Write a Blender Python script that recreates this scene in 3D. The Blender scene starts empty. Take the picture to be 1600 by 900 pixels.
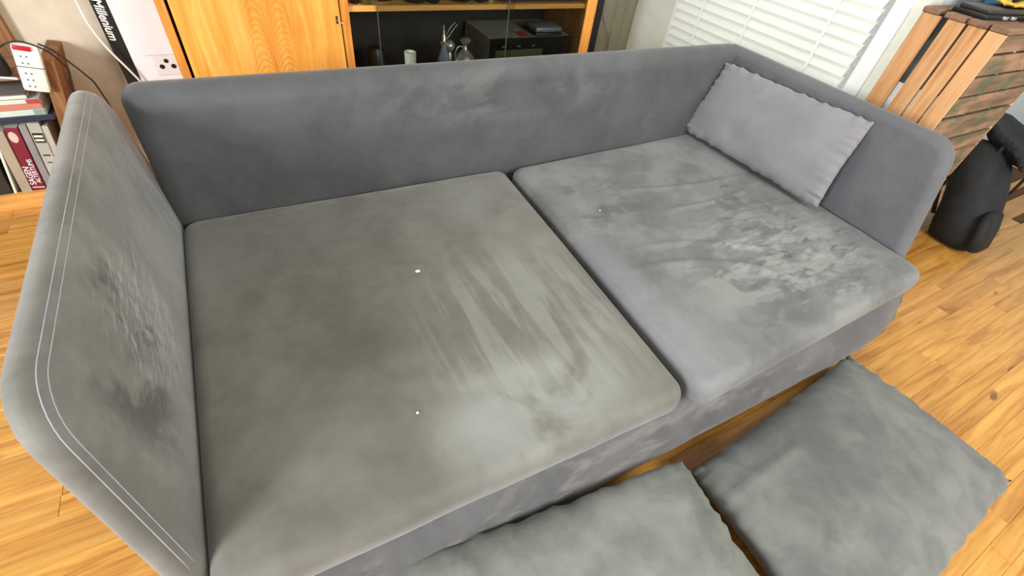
import bpy, bmesh, math, random
from mathutils import Vector, Matrix, noise, Euler
random.seed(7)
C = bpy.context.scene.collection
SC = bpy.context.scene

# ------------------------------------------------------------------ camera
cam = bpy.data.cameras.new('camera'); camo = bpy.data.objects.new('camera', cam); C.objects.link(camo)
camo.location = (0.32622, -0.35712, 1.49858)
camo.rotation_euler = (0.7937, -0.110317, -0.4941845)
cam.sensor_width = 36; cam.lens = 15.919; cam.clip_start = 0.02
SC.camera = camo
SC.view_settings.view_transform = 'Standard'; SC.view_settings.look = 'None'
SC.view_settings.gamma = 1; SC.view_settings.use_curve_mapping = False
SC.view_settings.exposure = 0.12

# ------------------------------------------------------------------ light
w = bpy.data.worlds.new('world'); SC.world = w; w.use_nodes = True
bg = w.node_tree.nodes['Background']; bg.inputs[0].default_value = (1.0, 0.99, 0.965, 1); bg.inputs[1].default_value = 0.5

def area(name, loc, target, sx, sy, power, col):
    l = bpy.data.lights.new(name, 'AREA'); l.shape = 'RECTANGLE'; l.size = sx; l.size_y = sy; l.energy = power; l.color = col
    o = bpy.data.objects.new(name, l); C.objects.link(o); o.location = loc
    o.rotation_euler = (Vector(target) - Vector(loc)).to_track_quat('-Z', 'Y').to_euler(); return o
area('daylight_window_left', (-2.9, -1.0, 1.95), (0.6, 0.5, 0.4), 1.1, 1.3, 200, (0.95, 0.975, 1.0))
area('daylight_window_rear', (2.6, -3.0, 2.4), (1.8, 0.4, 0.3), 2.4, 1.6, 150, (1.0, 0.98, 0.94))
area('daylight_behind_blind', (3.75, 1.5, 1.6), (2.9, 1.5, 1.0), 1.3, 1.6, 15, (1.0, 1.0, 0.97))

pl = bpy.data.lights.new('added_fill_light', 'POINT'); pl.energy = 48; pl.shadow_soft_size = .25; pl.color = (1, .98, .94)  # unseen fill light, added to brighten the seat and walls
plo = bpy.data.objects.new('added_fill_light', pl); C.objects.link(plo); plo.location = (1.9, 1.1, 2.3)

# ------------------------------------------------------------------ helpers
def lin(c):
    return tuple(((v/255)/12.92 if v/255 <= 0.04045 else ((v/255+0.055)/1.055)**2.4) for v in c[:3]) + (1,)

def thing(name, label, cat, loc=(0, 0, 0), group=None):
    o = bpy.data.objects.new(name, None); C.objects.link(o); o.location = loc; o.empty_display_size = .05
    o['label'] = label; o['category'] = cat
    if group: o['group'] = group
    bpy.context.view_layer.update()
    return o
def tag(o, label, cat, group=None):
    o['label'] = label; o['category'] = cat
    if group: o['group'] = group
    return o

def link(name, me, mat, parent=None, smooth=None):
    """mesh given in world coordinates; parent only holds a translation (and may be nested)"""
    if mat is not None: me.materials.append(mat)
    if smooth is not None:
        for p in me.polygons: p.use_smooth = True
        if smooth < 3: me.set_sharp_from_angle(angle=smooth)
    o = bpy.data.objects.new(name, me); C.objects.link(o)
    if parent is not None:
        off = Vector((0, 0, 0)); q = parent
        while q is not None:
            off += Vector(q.location); q = q.parent
        o.parent = parent
        me.transform(Matrix.Translation(-off))
    return o
def obj(name, bm, mat, parent=None, smooth=None):
    bmesh.ops.recalc_face_normals(bm, faces=bm.faces)
    me = bpy.data.meshes.new(name); bm.to_mesh(me); bm.free()
    return link(name, me, mat, parent, smooth)
def struct(name, bm, mat, smooth=None):
    o = obj(name, bm, mat, None, smooth); o['kind'] = 'structure'; return o

def box(bm, a, b, bev=0.0, M=None, seg=2):
    a = Vector(a); b = Vector(b)
    r = bmesh.ops.create_cube(bm, size=1.0)
    vs = r['verts']
    for v in vs:
        v.co = Vector(((a.x+b.x)/2 + v.co.x*abs(b.x-a.x), (a.y+b.y)/2 + v.co.y*abs(b.y-a.y), (a.z+b.z)/2 + v.co.z*abs(b.z-a.z)))
    if bev > 0:
        es = set(e for v in vs for e in v.link_edges)
        r2 = bmesh.ops.bevel(bm, geom=list(es), offset=bev, segments=seg, affect='EDGES', profile=.5)
        vs = set(v for f in r2['faces'] for v in f.verts) | set(v for v in vs if v.is_valid)
    if M is not None:
        for v in vs: v.co = M @ v.co
    return bm
def B(a, b, bev=0.0, M=None): return box(bmesh.new(), a, b, bev, M)
def rotabout(p, ang, axis):
    p = Vector(p); return Matrix.Translation(p) @ Matrix.Rotation(ang, 4, axis) @ Matrix.Translation(-p)

def tube(pts, r, n=8, bm=None, smooth_steps=4, closed=False):
    bm = bm or bmesh.new()
    P = [Vector(p) for p in pts]
    if smooth_steps > 1 and len(P) > 2:
        Q = []
        for i in range(len(P)-1):
            p0 = P[max(i-1, 0)]; p1 = P[i]; p2 = P[i+1]; p3 = P[min(i+2, len(P)-1)]
            for k in range(smooth_steps):
                t = k/smooth_steps
                Q.append(0.5*((2*p1)+(-p0+p2)*t+(2*p0-5*p1+4*p2-p3)*t*t+(-p0+3*p1-3*p2+p3)*t**3))
        Q.append(P[-1]); P = Q
    rings = []; up = Vector((0, 0, 1)); prev = None
    for i, p in enumerate(P):
        d = (P[min(i+1, len(P)-1)] - P[max(i-1, 0)]).normalized()
        if prev is None:
            s = d.cross(up)
            if s.length < .1: s = d.cross(Vector((1, 0, 0)))
        else: s = prev - d*prev.dot(d)
        s.normalize(); prev = s; t = d.cross(s)
        rings.append([bm.verts.new(p + (s*math.cos(a) + t*math.sin(a))*r) for a in (2*math.pi*k/n for k in range(n))])
    for a, b in zip(rings, rings[1:]):
        for k in range(n): bm.faces.new((a[k], a[(k+1) % n], b[(k+1) % n], b[k]))
    bm.faces.new(rings[0]); bm.faces.new(rings[-1])
    return bm

def lathe(prof, c, n=24, bm=None, sx=1, sy=1):
    bm = bm or bmesh.new(); rings = []
    for r, z in prof:
        rings.append([bm.verts.new((c[0]+sx*max(r, 1e-4)*math.cos(2*math.pi*k/n), c[1]+sy*max(r, 1e-4)*math.sin(2*math.pi*k/n), c[2]+z)) for k in range(n)])
    for a, b in zip(rings, rings[1:]):
        for k in range(n): bm.faces.new((a[k], a[(k+1) % n], b[(k+1) % n], b[k]))
    bm.faces.new(rings[0]); bm.faces.new(rings[-1])
    return bm

# ------------------------------------------------------------------ materials
class NT:
    def __init__(s, name):
        s.m = bpy.data.materials.new(name); s.m.use_nodes = True; s.t = s.m.node_tree; s.t.nodes.clear()
        s.out = s.n('ShaderNodeOutputMaterial'); s.p = s.n('ShaderNodeBsdfPrincipled'); s.l(s.p.outputs[0], s.out.inputs[0])
    def n(s, ty, **k):
        q = s.t.nodes.new(ty)
        for a, v in k.items():
            if a == 'i':
                for kk, vv in v.items():
                    if isinstance(vv, bpy.types.NodeSocket): s.l(vv, q.inputs[kk])
                    else: q.inputs[kk].default_value = vv
            else: setattr(q, a, v)
        return q
    def l(s, a, b): s.t.links.new(a, b)
    def math(s, op, a, b=0.0, c=0.0, clamp=False):
        q = s.n('ShaderNodeMath', operation=op, use_clamp=clamp)
        for i, v in enumerate((a, b, c)):
            if isinstance(v, bpy.types.NodeSocket): s.l(v, q.inputs[i])
            else: q.inputs[i].default_value = v
        return q.outputs[0]
    def mapping(s, vec, scale=(1, 1, 1), rot=(0, 0, 0), loc=(0, 0, 0)):
        q = s.n('ShaderNodeMapping'); s.l(vec, q.inputs[0])
        q.inputs['Scale'].default_value = scale; q.inputs['Rotation'].default_value = rot; q.inputs['Location'].default_value = loc
        return q.outputs[0]
    def noise(s, vec, scale, detail=3, rough=.5, dist=0):
        q = s.n('ShaderNodeTexNoise', i={'Scale': scale, 'Detail': detail, 'Roughness': rough, 'Distortion': dist}); s.l(vec, q.inputs['Vector'])
        return q.outputs[0]
    def ramp(s, f, stops, interp='LINEAR'):
        q = s.n('ShaderNodeValToRGB'); q.color_ramp.interpolation = interp; s.l(f, q.inputs[0])
        e = q.color_ramp.elements
        while len(e) < len(stops): e.new(.5)
        for k, (p, c) in enumerate(stops): e[k].position = p; e[k].color = c
        return q.outputs[0]
    def mix(s, f, a, b, mode='MIX'):
        q = s.n('ShaderNodeMix', data_type='RGBA', blend_type=mode)
        for i, v in ((0, f), (6, a), (7, b)):
            if isinstance(v, bpy.types.NodeSocket): s.l(v, q.inputs[i])
            else: q.inputs[i].default_value = v
        return q.outputs[2]
    def maprange(s, v, a, b, c=0.0, d=1.0):
        q = s.n('ShaderNodeMapRange', interpolation_type='SMOOTHSTEP', i={1: a, 2: b, 3: c, 4: d}); s.l(v, q.inputs[0]); return q.outputs[0]
    def pos(s): return s.n('ShaderNodeNewGeometry').outputs['Position']
    def bump(s, h, strength, dist=.01):
        q = s.n('ShaderNodeBump', i={'Strength': strength, 'Distance': dist}); s.l(h, q.inputs['Height']); s.l(q.outputs[0], s.p.inputs['Normal'])
    def set(s, **k):
        for a, v in k.items():
            a = a.replace('_', ' ')
            if isinstance(v, bpy.types.NodeSocket): s.l(v, s.p.inputs[a])
            else: s.p.inputs[a].default_value = v

def plain(name, col, rough=.6, metal=0.0, var=0.06, **k):
    t = NT(name); c = lin(col)
    n = t.noise(t.pos(), 14, 3)
    dark = tuple(x*(1-var*2.2) for x in c[:3])+(1,); lite = tuple(min(1, x*(1+var)) for x in c[:3])+(1,)
    t.set(Base_Color=t.ramp(n, [(.3, dark), (.7, lite)]), Roughness=rough, Metallic=metal, **k)
    return t.m

def velvet(name, base, light, amount=1.0, streak=None, patches=(), wr=1.0, sheen=.18, mott=(.36, .66), wrinkles=()):
    """pile fabric: brushed nap (large mottling), optional directional brush strokes, worn patches, fine pile bump"""
    t = NT(name); P = t.pos()
    a = lin(base); b = lin(light)
    n1 = t.noise(P, 3.2, 4, .55, .3); n2 = t.noise(P, 11, 4, .6, .6)
    f = t.math('ADD', t.math('MULTIPLY', n1, .7), t.math('MULTIPLY', n2, .3))
    f = t.maprange(f, mott[0], mott[1])
    col = t.mix(f, a, b)
    for (c, r, pc, am, sc, stretch, rot, thr) in patches:
        # patch of brushed pile: soft sphere mask times stretched noise
        d = t.n('ShaderNodeVectorMath', operation='SUBTRACT'); t.l(P, d.inputs[0]); d.inputs[1].default_value = c
        dv = t.n('ShaderNodeVectorMath', operation='DIVIDE'); t.l(d.outputs[0], dv.inputs[0]); dv.inputs[1].default_value = r
        ln = t.n('ShaderNodeVectorMath', operation='LENGTH'); t.l(dv.outputs[0], ln.inputs[0])
        m = t.maprange(ln.outputs['Value'], 1.0, .35)
        nn = t.noise(t.mapping(P, stretch, rot), sc, 4, .6, .5)
        nn = t.maprange(nn, thr, thr+.14)
        mm = t.math('MULTIPLY', t.math('MULTIPLY', m, nn), am)
        col = t.mix(mm, col, lin(pc))
    fine = t.noise(P, 900, 2)
    col = t.mix(t.math('MULTIPLY', fine, .12), col, (0.02, 0.02, 0.02, 1))
    t.set(Base_Color=col, Roughness=.62, Sheen_Weight=sheen, Sheen_Roughness=.45, Specular_IOR_Level=.25)
    t.p.inputs['Sheen Tint'].default_value = (.95, .97, 1, 1)
    h = t.math('ADD', t.math('MULTIPLY', t.noise(P, 7, 3, .5, 0), .8), t.math('MULTIPLY', t.noise(P, 500, 2), .015))
    for (c, rr, stretch, rot, sc, am) in wrinkles:
        d = t.n('ShaderNodeVectorMath', operation='SUBTRACT'); t.l(P, d.inputs[0]); d.inputs[1].default_value = c
        dv = t.n('ShaderNodeVectorMath', operation='DIVIDE'); t.l(d.outputs[0], dv.inputs[0]); dv.inputs[1].default_value = rr
        ln = t.n('ShaderNodeVectorMath', operation='LENGTH'); t.l(dv.outputs[0], ln.inputs[0])
        m = t.maprange(ln.outputs['Value'], 1.0, .3)
        nn = t.noise(t.mapping(P, stretch, rot), sc, 2, .5, .3)
        h = t.math('ADD', h, t.math('MULTIPLY', t.math('MULTIPLY', nn, m), am))
    t.bump(h, .35*wr, .03)
    return t.m

def wood(name, dark, mid, light, axis='X', rough=.5, scale=1.0, island=True, knots=False, coat=0.0, blend=.35, tint=.22):
    t = NT(name); P = t.pos()
    oi = t.n('ShaderNodeObjectInfo').outputs['Random']
    gi = t.n('ShaderNodeNewGeometry').outputs['Random Per Island']
    rnd = t.math('FRACT', t.math('ADD', t.math('MULTIPLY', oi, 7.31), t.math('MULTIPLY', gi, 5.17)))
    cx = t.n('ShaderNodeCombineXYZ')
    for k in range(3): t.l(t.math('MULTIPLY', rnd, 13.0+k*7), cx.inputs[k])
    ad = t.n('ShaderNodeVectorMath', operation='ADD'); t.l(P, ad.inputs[0]); t.l(cx.outputs[0], ad.inputs[1])
    s = {'X': (1.6, 22, 22), 'Y': (22, 1.6, 22), 'Z': (22, 22, 1.6)}[axis]
    v = t.mapping(ad.outputs[0], tuple(k*scale for k in s))
    n = t.noise(v, 1.0, 5, .6, 1.2)
    n2 = t.noise(t.mapping(ad.outputs[0], tuple(k*scale*4 for k in s)), 1.0, 3, .6)
    f = t.math('ADD', t.math('MULTIPLY', n, .75), t.math('MULTIPLY', n2, .25))
    col = t.ramp(f, [(.33, lin(dark)), (.5, lin(mid)), (.68, lin(light))])
    tone = t.maprange(rnd, 0, 1, 1-tint, 1+tint*.35)
    cc = t.n('ShaderNodeVectorMath', operation='SCALE'); t.l(col, cc.inputs[0]); t.l(tone, cc.inputs['Scale'])
    col = cc.outputs[0]
    if knots:
        k = t.noise(t.mapping(ad.outputs[0], (5, 14, 14) if axis == 'X' else (14, 14, 5)), 1, 1, .4)
        col = t.mix(t.maprange(k, .74, .82, 0, .75), col, lin(tuple(x*.5 for x in dark)))
    t.set(Base_Color=col, Roughness=rough, Coat_Weight=coat, Coat_Roughness=.25)
    t.bump(f, .12, .004)
    return t.m

M_seatL = velvet('velvet seat left', (100, 97, 88), (124, 123, 114), mott=(.3, .72), sheen=.3, patches=(
    ((.95, .42, .41), (.50, .50, .2), (150, 152, 142), .42, 1.0, (20, 1.6, 3), (0, 0, math.radians(20)), .44),
    ((.80, .14, .41), (.40, .22, .3), (164, 166, 160), .55, 3.0, (1, 1, 1), (0, 0, 0), .34),
    ((.55, 1.30, .41), (.9, .06, .3), (152, 150, 138), .5, 6.0, (1, 3, 1), (0, 0, 0), .42),
    ((.55, .75, .41), (.5, .5, .3), (88, 84, 76), .45, 9.0, (1, 1, 1), (0, 0, 0), .62)))
M_seatR = velvet('velvet seat right', (98, 98, 97), (128, 129, 126), wrinkles=(((2.2, .4, .41), (.6, .5, .3), (1, 2.4, 1), (0, 0, .6), 14, 1.2),), patches=(
    ((2.05, .30, .41), (.62, .42, .3), (160, 166, 158), .5, 4.0, (1.2, 2.6, 1), (0, 0, math.radians(-20)), .44),
    ((2.25, .35, .41), (.52, .45, .3), (76, 77, 78), .7, 9.0, (1.0, 2.6, 1), (0, 0, math.radians(35)), .52),
    ((2.30, .70, .41), (.35, .25, .3), (74, 75, 76), .7, 7.0, (1, 1.6, 1), (0, 0, 0), .50),
    ((1.62, .9, .41), (.30, .35, .3), (84, 85, 85), .75, 5.0, (1, 1.6, 1), (0, 0, 0), .50),
    ((1.36, .3, .41), (.13, .7, .3), (146, 147, 153), .4, 1.5, (1, 1, 1), (0, 0, 0), .2)))
M_back = velvet('velvet back', (74, 75, 76), (92, 93, 94), mott=(.3, .75), patches=(
    ((1.3, 1.34, .74), (.9, .3, .15), (122, 124, 119), .4, 3.0, (1, 1, 1.5), (0, 0, 0), .45),
    ((1.6, 1.34, .76), (.5, .3, .10), (66, 66, 68), .35, 12.0, (1, 1, 1), (0, 0, 0), .55)))
M_armL = velvet('velvet arm left', (104, 102, 94), (130, 128, 120), sheen=.4, wrinkles=(((-.05, .62, .62), (.3, .28, .22), (1, 1, 2.4), (.7, 0, 0), 14, 2.0),), patches=(
    ((-.03, .42, .62), (.25, .17, .24), (66, 63, 58), .9, 5.0, (1, 1, 1), (0, 0, 0), .40),
    ((-.03, .62, .66), (.25, .15, .22), (74, 72, 66), .8, 11.0, (1, 1.2, .7), (0, 0, 0), .48),
    ((-.03, .60, .58), (.25, .16, .18), (160, 158, 148), .6, 13.0, (1, 1, .6), (.5, 0, 0), .55)))
M_armR = velvet('velvet arm right', (94, 95, 98), (107, 108, 111), mott=(.3, .75))
M_base = velvet('velvet base', (86, 84, 84), (106, 104, 103), patches=(
    ((1.0, -.05, .18), (1.4, .3, .12), (140, 136, 130), .5, 4.0, (1, 1, 4), (0, 0, 0), .5),))
M_pil1 = velvet('velvet pillow on arm', (128, 127, 129), (142, 141, 142), mott=(.3, .75), wr=.6)
M_pil2 = velvet('velvet pillow front', (104, 106, 99), (136, 138, 130), wr=.8)
M_pil3 = velvet('velvet pillow right', (96, 97, 94), (124, 125, 118), wr=.8)
M_thread = plain('grey thread', (165, 170, 178), .8)
M_white = plain('white fluff', (245, 245, 240), .9, var=.01)
M_floor = wood('oak floor', (160, 100, 38), (202, 144, 64), (222, 168, 86), 'X', rough=.30, scale=.8, knots=True, coat=.2, tint=.12)
M_sub = plain('dark joint', (96, 58, 22), .8)
M_plaster = plain('beige plaster', (214, 200, 176), .9, var=.04)
M_plasterW = plain('cream plaster', (222, 224, 208), .9, var=.03)
M_plasterG = plain('pale grey plaster', (190, 200, 200), .9, var=.03)
M_paint = plain('white lacquer', (240, 242, 238), .4, var=.01)
M_pine = wood('orange pine', (196, 118, 44), (226, 148, 62), (238, 170, 88), 'Z', rough=.4, tint=.08)
M_pineX = wood('orange pine shelf', (196, 128, 54), (224, 160, 80), (236, 182, 104), 'X', rough=.4, tint=.08)
M_dark = plain('dark brown back panel', (34, 27, 20), .6, var=.2)
M_black = plain('black plastic', (18, 18, 20), .42)
M_blackfab = plain('black nylon fabric', (22, 23, 24), .75, var=.3)
M_crate = wood('crate slat orange', (176, 120, 72), (212, 158, 106), (228, 182, 134), 'Z', rough=.75, tint=.12, scale=.8)
M_crateX = wood('crate slat brown', (110, 82, 60), (140, 106, 80), (164, 130, 102), 'X', rough=.8, tint=.2, scale=.8)
M_oldwood = wood('old brown board', (104, 66, 36), (146, 100, 58), (172, 124, 80), 'Z', rough=.7, tint=.1)
def green_stain():
    t = NT('crate slat with green paint'); P = t.pos()
    n = t.noise(t.mapping(P, (3, 20, 22)), 1, 4, .6)
    col = t.ramp(n, [(.35, lin((104, 78, 56))), (.65, lin((160, 124, 96)))])
    g = t.noise(t.mapping(P, (5, 5, 9), rot=(0, .6, 0)), 1.5, 5, .65)
    col = t.mix(t.maprange(g, .44, .64, 0, .7), col, lin((62, 92, 62)))
    t.set(Base_Color=col, Roughness=.8); t.bump(n, .1, .004); return t.m
M_green = green_stain()

def veneer():
    t = NT('door veneer with cathedral grain')
    sx = t.n('ShaderNodeSeparateXYZ'); t.l(t.pos(), sx.inputs[0]); X, Z = sx.outputs[0], sx.outputs[2]
    wob = t.math('MULTIPLY', t.math('SUBTRACT', t.noise(t.pos(), 9, 3), .5), .085)
    # two book-matched arches on either side of the join
    u = t.math('SUBTRACT', t.math('ABSOLUTE', t.math('SUBTRACT', X, .50)), .052)
    q = t.math('MULTIPLY', t.math('MULTIPLY', u, u), 26.0)
    ph = t.math('ADD', t.math('ADD', Z, q), wob)
    s = t.math('SINE', t.math('MULTIPLY', ph, 215.0))
    m = t.maprange(t.math('ABSOLUTE', t.math('SUBTRACT', X, .50)), .14, .06)
    s = t.math('MULTIPLY', t.math('ADD', t.math('MULTIPLY', s, .5), .5), m)
    n = t.noise(t.mapping(t.pos(), (26, 10, 2.2)), 1, 4, .6, .8)
    col = t.ramp(n, [(.3, lin((218, 140, 52))), (.5, lin((238, 164, 72))), (.7, lin((246, 184, 96)))])
    col = t.mix(t.math('MULTIPLY', s, .38), col, lin((196, 112, 36)))
    t.set(Base_Color=col, Roughness=.35, Coat_Weight=.2); return t.m
M_veneer = veneer()
M_silver = plain('polished silver', (226, 224, 208), .25, metal=.7, var=.12)
M_ceram = plain('white ceramic', (236, 236, 220), .4)
M_greyp = plain('grey plastic', (112, 116, 120), .35)
M_devtop = plain('brushed grey metal', (176, 176, 168), .3, metal=.15)
M_gloss = plain('smoked glossy front', (28, 27, 20), .12, var=.2)
M_navy = plain('navy print', (34, 42, 66), .5)
def glassmat(name, col, fac=.86, rough=.02):
    t = NT(name); t.t.nodes.remove(t.p)
    tr = t.n('ShaderNodeBsdfTransparent', i={0: col}); gl = t.n('ShaderNodeBsdfGlossy', i={0: (.9, 1, .95, 1), 'Roughness': rough})
    fr = t.n('ShaderNodeFresnel', i={0: 1.5}); mx = t.n('ShaderNodeMixShader')
    t.l(fr.outputs[0], mx.inputs[0]); t.l(tr.outputs[0], mx.inputs[1]); t.l(gl.outputs[0], mx.inputs[2]); t.l(mx.outputs[0], t.out.inputs[0])
    return t.m
M_glass = glassmat('clear sliding glass', (.93, .95, .93, 1))
M_glassedge = plain('glass edge', (72, 80, 74), .3)
def slatmat():
    t = NT('white slat'); t.set(Base_Color=(.95, .955, .92, 1), Roughness=.5)
    tr = t.n('ShaderNodeBsdfTranslucent', i={0: (.95, .96, .88, 1)}); mx = t.n('ShaderNodeMixShader', i={0: .2})
    t.l(t.p.outputs[0], mx.inputs[1]); t.l(tr.outputs[0], mx.inputs[2]); t.l(mx.outputs[0], t.out.inputs[0]); return t.m
M_slat = slatmat()

# ------------------------------------------------------------------ floor of oak strips
def plank_mesh(L, W=.0645, T=.012, ch=.0009):
    bm = bmesh.new(); vs = []
    for z, i in ((-T, 0), (-ch, 0), (0, ch)):
        vs.append([bm.verts.new((x, y, z)) for x, y in ((i, i), (L-i, i), (L-i, W-i), (i, W-i))])
    for a, b in zip(vs, vs[1:]):
        for k in range(4): bm.faces.new((a[k], a[(k+1) % 4], b[(k+1) % 4], b[k]))
    bm.faces.new(vs[-1]); bmesh.ops.recalc_face_normals(bm, faces=bm.faces); return bm
X0, X1, Y0, Y1 = -2.2, 6.0, -2.0, 2.535
fb = B((X0, Y0, -.05), (X1, Y1, -.0125)); floor = struct('floor', fb, M_sub)
lens = [.62, .8, .95, 1.15]
pm = []
for L in lens:
    me = bpy.data.meshes.new('plank'); b_ = plank_mesh(L-.0006); b_.to_mesh(me); b_.free(); me.materials.append(M_floor); pm.append(me)
cells = []
k = int(math.floor(Y0/.065))+1
while k*.065 + .065 <= Y1:
    x = X0 + random.random()*.01
    first = True
    while x < X1 - 1.2:
        j = random.randrange(4)
        if first: x += 0; j = random.randrange(4); first = False
        cells.append((x, k*.065, j)); x += lens[j]
    k += 1
def vis(c):
    x, y, j = c; xc = x+lens[j]/2
    left = -1.15 < xc < .15 and .15 < y < 2.4
    right = xc > 1.1 and y < min(1.0, .9) and y > -1.0 and xc < 5.2 and not (xc < 2.4 and y > .1)
    if not (left or right): return 1e9
    return (Vector((xc, y, 0)) - camo.location).length
cells.sort(key=vis)
one = [c for c in cells[:296] if vis(c) < 1e8]; rest = [c for c in cells if c not in set(one)]
for x, y, j in one:
    o = bpy.data.objects.new('plank', pm[j]); C.objects.link(o); o.parent = floor; o.location = (x, y, 0)
bm = bmesh.new()
for x, y, j in rest:
    n0 = len(bm.verts); t_ = plank_mesh(lens[j]-.0006)
    vm = {v: bm.verts.new(v.co + Vector((x, y, 0))) for v in t_.verts}
    for f in t_.faces: bm.faces.new([vm[v] for v in f.verts])
    t_.free()
o = obj('plank', bm, M_floor, floor); o['kind'] = 'stuff'

# ------------------------------------------------------------------ walls, window
struct('wall_back', B((-2.2, 2.54, -.05), (3.04, 2.66, 2.5)), M_plaster)
bm = bmesh.new()
WX = 3.03
for a, b in (((WX, .76, -.05), (WX+.12, .83, 2.5)), ((WX, 2.14, -.05), (WX+.12, 2.54, 2.5)), ((WX, .83, -.05), (WX+.12, 2.14, .45)), ((WX, .83, 2.1), (WX+.12, 2.14, 2.5))):
    box(bm, a, b)
struct('wall_right', bm, M_plasterW)
struct('wall_side', B((WX+.12, .76, -.05), (6.0, .86, 2.5)), M_plasterG)
struct('wall_far', B((6.0, -2.0, -.05), (6.1, .86, 2.5)), M_plasterG)
# window frame, two casements of glass
bm = bmesh.new()
for a, b in (((WX-.012, .808, .43), (WX+.05, .885, 2.14)), ((WX-.012, 2.115, .43), (WX+.05, 2.17, 2.14)), ((WX-.012, .885, 2.06), (WX+.05, 2.115, 2.14)), ((WX-.03, .80, .43), (WX+.05, 2.18, .47))):
    box(bm, a, b, .004)
win = struct('window_1', bm, M_paint)
obj('pane', B((WX+.06, .87, .47), (WX+.066, 2.12, 2.06)), glassmat('window pane', (.97, .98, .97, 1)), win)
blind = thing('window_blind', 'white horizontal slat blind closed over the window behind the sofa arm', 'blind', (2.995, 1.5, .5))
sm = bpy.data.meshes.new('slat'); b_ = bmesh.new()
nseg = 4; vs = []
for s in range(nseg+1):
    u = s/nseg - .5; zz = u*.047; xx = .030*u - .004*math.cos(u*math.pi)   # gently crowned, lower edge into the room
    vs.append([b_.verts.new((xx, -.605, zz)), b_.verts.new((xx, .605, zz))])
for a, b in zip(vs, vs[1:]): b_.faces.new((a[0], a[1], b[1], b[0]))
bmesh.ops.solidify(b_, geom=b_.faces[:], thickness=.0022); b_.to_mesh(sm); b_.free(); sm.materials.append(M_slat)
for i in range(31):
    z = .522 + i*.05
    o = bpy.data.objects.new('slat', sm); C.objects.link(o); o.parent = blind
    o.location = (2.985-2.995, random.uniform(-.002, .002), z-.5)
for y in (1.095, 1.54, 1.885):
    bm = bmesh.new()
    box(bm, (2.9645, y-.0065, .5), (2.966, y+.0065, 2.03))
    obj('ladder_tape', bm, M_paint, blind)
obj('bottom_rail', B((2.965, .9, .478), (2.995, 2.1, .494), .003), M_paint, blind)
obj('head_rail', B((2.95, .9, 2.03), (3.0, 2.1, 2.07), .003), M_paint, blind)

# ------------------------------------------------------------------ sofa
def offset_poly(pts, d):
    """counter-clockwise polygon moved inward by d"""
    n = len(pts); out = []
    for i in range(n):
        p0, p1, p2 = Vector(pts[i-1]), Vector(pts[i]), Vector(pts[(i+1) % n])
        a = (p1-p0).normalized(); b = (p2-p1).normalized()
        na = Vector((-a.y, a.x)); nb = Vector((-b.y, b.x)); m = (na+nb)
        out.append(p1 + m*(d/(1+na.dot(nb))))
    return out
def rounded_outline(pts, rad, seg=8, step=.05, ins=0.0):
    """rounded polygon with the same point count for every inset"""
    n = len(pts); cnt = [max(1, int((Vector(pts[(i+1) % n])-Vector(pts[i])).length/step)) for i in range(n)]
    P = offset_poly(pts, ins) if ins else [Vector(p) for p in pts]
    arcs = []
    for i in range(n):
        p0, p1, p2 = P[i-1], P[i], P[(i+1) % n]; r = max(rad[i]-ins, .004)
        d0 = (p0-p1).normalized(); d1 = (p2-p1).normalized(); ang = d0.angle(d1)
        t = r/math.tan(ang/2)
        c = p1 + (d0+d1).normalized()*(r/math.sin(ang/2))
        a = p1+d0*t-c; b = p1+d1*t-c; tot = a.angle(b); sg = 1 if a.x*b.y-a.y*b.x > 0 else -1
        arcs.append([c + Vector((a.x*math.cos(th)-a.y*math.sin(th), a.x*math.sin(th)+a.y*math.cos(th))) for th in (sg*tot*k/seg for k in range(seg+1))])
    res = []
    for i in range(n):
        res += arcs[i]; q0 = arcs[i][-1]; q1 = arcs[(i+1) % n][0]
        for k in range(1, cnt[i]): res.append(q0.lerp(q1, k/cnt[i]))
    return res
def slab(poly, rad, thick, f, r=None, wave=.0):
    """upholstered slab with rounded rim; f(u,v,w) -> world; poly counter-clockwise"""
    bm = bmesh.new(); h = thick/2; r = r or h*.98
    us = [p[0] for p in poly]; vsn = [p[1] for p in poly]
    prof = [(r*(1-math.cos(math.pi/2*k/7)), h-r+r*math.sin(math.pi/2*k/7)) for k in range(8)]
    seq = [(i, w) for i, w in prof]
    rim = []
    for i, w in reversed(seq): rim.append((i, w))
    for i, w in seq[(1 if h-r < 1e-4 else 0):]: rim.append((i, -w))
    prev = None; rings = []
    for i, w in rim:
        ring = [bm.verts.new(f(p.x, p.y, w)) for p in rounded_outline(poly, rad, ins=i)]
        if prev:
            for k in range(len(ring)): bm.faces.new((prev[k], prev[(k+1) % len(ring)], ring[(k+1) % len(ring)], ring[k]))
        prev = ring; rings.append(ring)
    for ring in (rings[0], rings[-1]): bm.faces.new(ring)
    return bm

sofa = thing('sofa', 'large dark grey velvet sofa with flared arms, filling the room', 'sofa', (1.33, .7, 0))
# backrest
bo = [(-.012, .14), (2.70, .14), (2.765, .853), (-.008, .853)]; br = [.02, .02, .045, .06]
obj('backrest', slab(bo, br, .14, lambda u, v, q: Vector((u, 1.385 + (v-.4)*.05 - q, v))), M_back, sofa, 3)
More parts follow.
